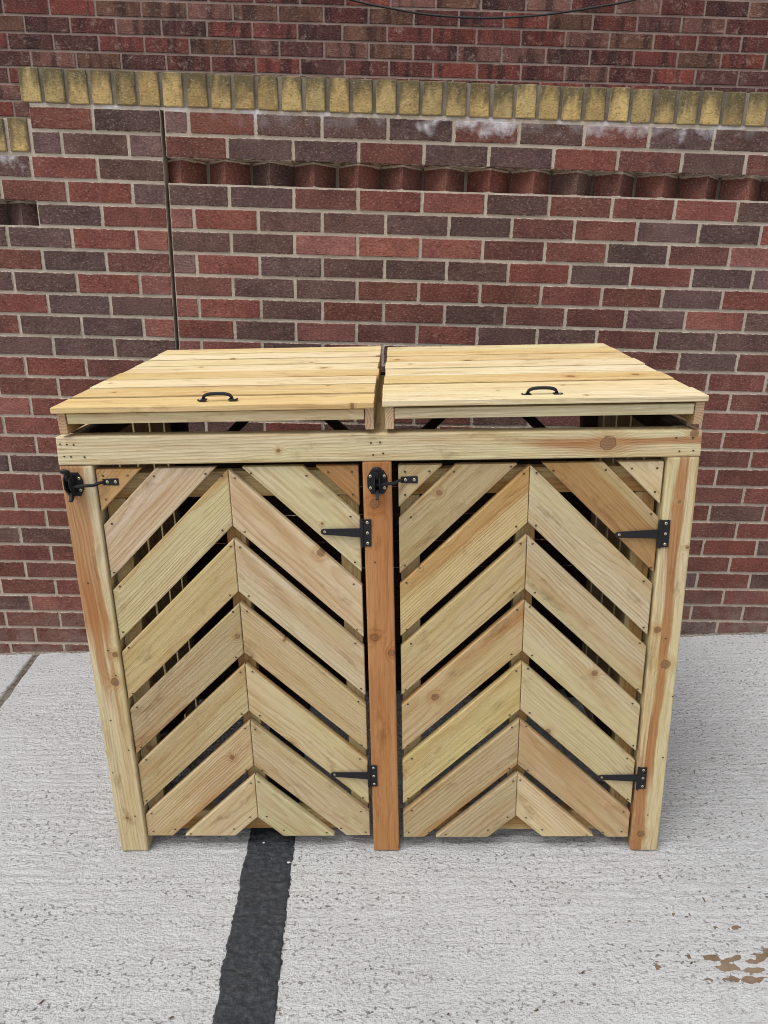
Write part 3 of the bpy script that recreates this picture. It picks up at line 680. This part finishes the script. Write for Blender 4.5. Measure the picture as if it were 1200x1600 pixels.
# ---- lids
def lid(x0, x1, seed):
    random.seed(seed); ce = (x0 + x1) / 2
    LM = T(ce, YF0 - .020, 1.2205) @ Matrix.Rotation(ROOF, 4, 'X')      # local: x across, y back, z up from the board tops at the front edge
    d = part_empty('lid', store, LM); W = x1 - x0; y = 0.0
    tones = [(.62, .475, .255), (.68, .58, .385), (.61, .465, .245), (.64, .53, .31), (.69, .595, .42), (.60, .45, .235), (.66, .555, .35), (.68, .575, .39)]; random.shuffle(tones)
    for i in range(8):
        w = .0905 + random.uniform(-.002, .002); M = LM @ T(random.uniform(-.0015, .0015), y + w / 2, random.uniform(-.0026, .0010))
        me = bm_mesh(box(W + random.uniform(-.004, .004), w, -.0125, 0, .0011), 'board')
        c = tones[i]; link('board', me, M_lid, d, M @ Matrix.Rotation(random.uniform(-.0012, .0012), 4, 'Z'), wc(*c, k=1.0, heart=random.uniform(0, .3)))
        y += w + random.uniform(.0085, .0112)
    yb = y - .003
    for xs in (-W / 2 + .0135, W / 2 - .0105):
        me = bm_mesh(box(yb - .010, .0185, -.0635, -.0150, .0012), 'side_bearer'); link('side_bearer', me, M_wood, d, LM @ T(xs, yb / 2 + .004, 0) @ Matrix.Rotation(math.pi / 2, 4, 'Z'), wc(.58, .46, .28))
    for yy, hgt in ((.016, .023), (yb / 2, .030), (yb - .03, .030)):
        me = bm_mesh(box(W - .046, .034, -.0185 - hgt, -.0185, .0015), 'cross_batten'); link('cross_batten', me, M_wood, d, LM @ T(.0015, yy + .012, 0), wc(*GREEN, k=1.05, heart=0))
    return d, LM
lidL, LML = lid(-.7475, -.0535, 3)
lidR, LMR = lid(-.0340, .6500, 4)
random.seed(31)

# ---- black hardware
def screw(parent, M, r=.0036):
    b = bmesh.new(); ring0 = [b.verts.new((r * math.cos(k * math.pi / 5), r * math.sin(k * math.pi / 5), 0)) for k in range(10)]
    ring1 = [b.verts.new((.72 * r * math.cos(k * math.pi / 5), .72 * r * math.sin(k * math.pi / 5), .0009)) for k in range(10)]
    ring2 = [b.verts.new((.36 * r * math.cos(k * math.pi / 5), .36 * r * math.sin(k * math.pi / 5), .0009)) for k in range(10)]
    c = b.verts.new((0, 0, -.0002))
    for A, B in ((ring0, ring1), (ring1, ring2)):
        for k in range(10): b.faces.new((A[k], A[(k + 1) % 10], B[(k + 1) % 10], B[k]))
    for k in range(10): f = b.faces.new((ring2[k], ring2[(k + 1) % 10], c)); f.material_index = 1
    if 'screw' not in HW:
        HW['screw'] = bm_mesh(b, 'screw'); HW['screw'].materials.append(M_screw); HW['screw'].materials.append(M_slot)
    else: b.free()
    return link('screw', HW['screw'], None, parent, M)
HW = {}
def tee_hinge(xa, zc, tipx, hp=.066, tilt=0.0):
    """plate on the post from xa, strap tapering to tipx on the door"""
    FM = frame((xa, YF0 - .0008, zc), (1, 0, 0), (0, -1, 0)) @ Matrix.Rotation(tilt, 4, 'Z')     # local x right, y up, z to the viewer
    h = part_empty('tee_hinge', store, FM)
    link('hinge_plate', bm_mesh(prism([(.003, -hp / 2), (.0215, -hp / 2), (.0215, hp / 2), (.003, hp / 2)], 0, .0022, .0006, 1), 'hinge_plate'), M_black, h, FM)
    b = bmesh.new(); tube(b, [(0, -hp / 2 - .001, .0022), (0, hp / 2 + .001, .0022)], .0036, 10); link('knuckle', bm_mesh(b, 'knuckle', False), M_black, h, FM)
    L = tipx - xa; s0, s1 = .0112, .0060
    poly = [(-.0025, -s0), (-.0025, s0), (L + .006, s1 + .001), (L + .001, s1 * .7), (L, 0), (L + .001, -s1 * .7), (L + .006, -s1 - .001)]
    b = prism(poly[::-1], 0, .0022, .0005, 1)
    for v in b.verts: v.co.z += -.0072 * min(1, max(0, -v.co.x / .012)) + .0010       # cranked down on to the boards
    link('strap', bm_mesh(b, 'strap'), M_black, h, FM)
    for yy in (-.025, 0, .025): screw(h, FM @ T(.0125 + yy * -.02, yy, .0023))
    for fx, fy in ((.90, 0.0), (.40, -.004), (.22, .006)): screw(h, FM @ T(L * fx, fy, -.0040))
    return h
tee_hinge(-.0880, .9180, -.1835, tilt=-.02); tee_hinge(-.0900, .2475, -.1900, tilt=.0); tee_hinge(.5880, .9065, .4885, tilt=.03); tee_hinge(.6030, .2372, .5020, tilt=.02)

def gate_latch(cx, cz, door_x0, door_x1, door_z):
    FM = frame((cx, YF0 - .0008, cz), (1, 0, 0), (0, -1, 0)); g = part_empty('gate_latch', store, FM)
    w, h = .0225, .0275
    poly = [(-w, -.012), (-.014, -h), (.014, -h), (w, -.012), (w, .012), (.014, h), (-.014, h), (-w, .012)]
    link('back_plate', bm_mesh(prism(poly, 0, .003, .0007, 1), 'back_plate'), M_black, g, FM)
    # housing: two cheeks and a hooked nose standing off the plate
    def fin(outline, x0, x1, name):      # outline in (z out, y up), extruded across x
        bb = bmesh.new(); A = [bb.verts.new((x0, y, zz)) for zz, y in outline]; B = [bb.verts.new((x1, y, zz)) for zz, y in outline]
        bb.faces.new(A); bb.faces.new(B[::-1])
        for i in range(len(A)): j = (i + 1) % len(A); bb.faces.new((A[i], B[i], B[j], A[j]))
        bmesh.ops.recalc_face_normals(bb, faces=bb.faces); bmesh.ops.bevel(bb, geom=list(bb.edges), offset=.0008, segments=1, affect='EDGES')
        return link(name, bm_mesh(bb, name), M_black, g, FM)
    for s in (-1, 1):
        fin([(.002, -.020), (.014, -.020), (.030, -.006), (.034, .008), (.030, .022), (.014, .025), (.002, .024)], s * .0055 - .0013, s * .0055 + .0013, 'cheek')
    fin([(.004, -.012), (.018, -.014), (.024, -.024), (.030, -.032), (.024, -.036), (.016, -.031), (.010, -.026), (.004, -.024)], -.0035, .0035, 'tail')
    fin([(.012, .012), (.026, .012), (.031, .024), (.030, .034), (.022, .033), (.016, .026)], -.0038, .0038, 'lever')
    b = bmesh.new(); bmesh.ops.create_uvsphere(b, u_segments=14, v_segments=8, radius=1.0)
    for v in b.verts: v.co = Vector((v.co.x * .0115, .036 + v.co.y * .0062 + v.co.z * .004, .030 + v.co.z * .0095))
    link('thumb_pad', bm_mesh(b, 'thumb_pad', True), M_black, g, FM)
    b = bmesh.new(); dx0, dx1, dz = door_x0 - cx, door_x1 - cx, door_z - cz
    tube(b, [(-.008, -.001, .020), (.010, -.001, .020), (.026, .000, .017), (dx0 - .018, dz - .003, .010), (dx0 - .006, dz, -.001), (dx0 + .002, dz, -.0045)], [.0038] * 4 + [.0036, .003], 10)
    link('striker_bar', bm_mesh(b, 'striker_bar', True), M_black, g, FM)
    link('striker_plate', bm_mesh(prism([(dx0 - .003, dz - .0075), (dx1, dz - .0085), (dx1, dz + .0085), (dx0 - .003, dz + .0075)], -.0084, -.0058, .0006, 1), 'striker_plate'), M_black, g, FM)
    for sx in (-.0155, .0155):
        for sy in (-.0135, .0135): screw(g, FM @ T(sx, sy, .0031), .0034)
    for fx in (.22, .78): screw(g, FM @ T(dx0 + (dx1 - dx0) * fx, dz, -.0056), .0036)
    return g
gate_latch(-.7350, 1.0430, -.6680, -.6345, 1.0450); gate_latch(-.0500, 1.0385, .0050, .0400, 1.0402)

def pull_handle(LM, parent_lid, xw, yw):
    cx = xw - LM.translation.x; FM = LM @ T(cx, yw, .0002)
    g = part_empty('pull_handle', store, FM); b = bmesh.new(); pts = []; H, L = .0115, .031
    for k in range(17):
        a = math.pi * k / 16; pts.append((-L * math.copysign(abs(math.cos(a)) ** .75, math.cos(a)), .0, .003 + H * math.sin(a) ** .7))
    tube(b, pts, .0037, 10); link('grip', bm_mesh(b, 'grip', True), M_black, g, FM)
    for s in (-1, 1):
        poly = [(s * .024, -.0075), (s * .040, -.0075), (s * .0445, -.004), (s * .0445, .004), (s * .040, .0075), (s * .024, .0075)]
        link('foot', bm_mesh(prism(poly if s > 0 else poly[::-1], 0, .0026, .0006, 1), 'foot'), M_black, g, FM); screw(g, FM @ T(s * .0385, 0, .0027), .003)
    return g
pull_handle(LML, lidL, -.396, .040); pull_handle(LMR, lidR, .310, .040)

# ================================================================== SMALL LITTER
random.seed(77); b = bmesh.new()
for x, y, s in [(65, 1566, 8), (910, 1520, 5), (838, 1579, 6), (1080, 1505, 5), (268, 1590, 6), (150, 1560, 4), (555, 1437, 4), (1045, 1345, 3), (700, 1585, 4), (60, 1445, 4), (1010, 1150, 3), (920, 1480, 4)]:
    gx_, gy_ = on_ground(x, y); a = random.random() * 3.14; l = s * .0011; w = l * random.uniform(.25, .6)
    dx, dy = math.cos(a * .3), math.sin(a * .3)
    vs = [b.verts.new((gx_ + dx * l * p - dy * w * q, gy_ + dy * l * p + dx * w * q, .0006 + h)) for p, q, h in ((-1, 0, 0), (-.2, -1, 0), (1, -.2, .001), (.4, 1, 0), (0, 0, .0022))]
    for i in range(4): b.faces.new((vs[i], vs[(i + 1) % 4], vs[4]))
lit = link('leaf_litter', bm_mesh(b, 'leaf_litter'), M_leaf); lit['kind'] = 'stuff'; lit['label'] = 'tiny brown scraps of leaf and twig on the concrete'; lit['category'] = 'litter'
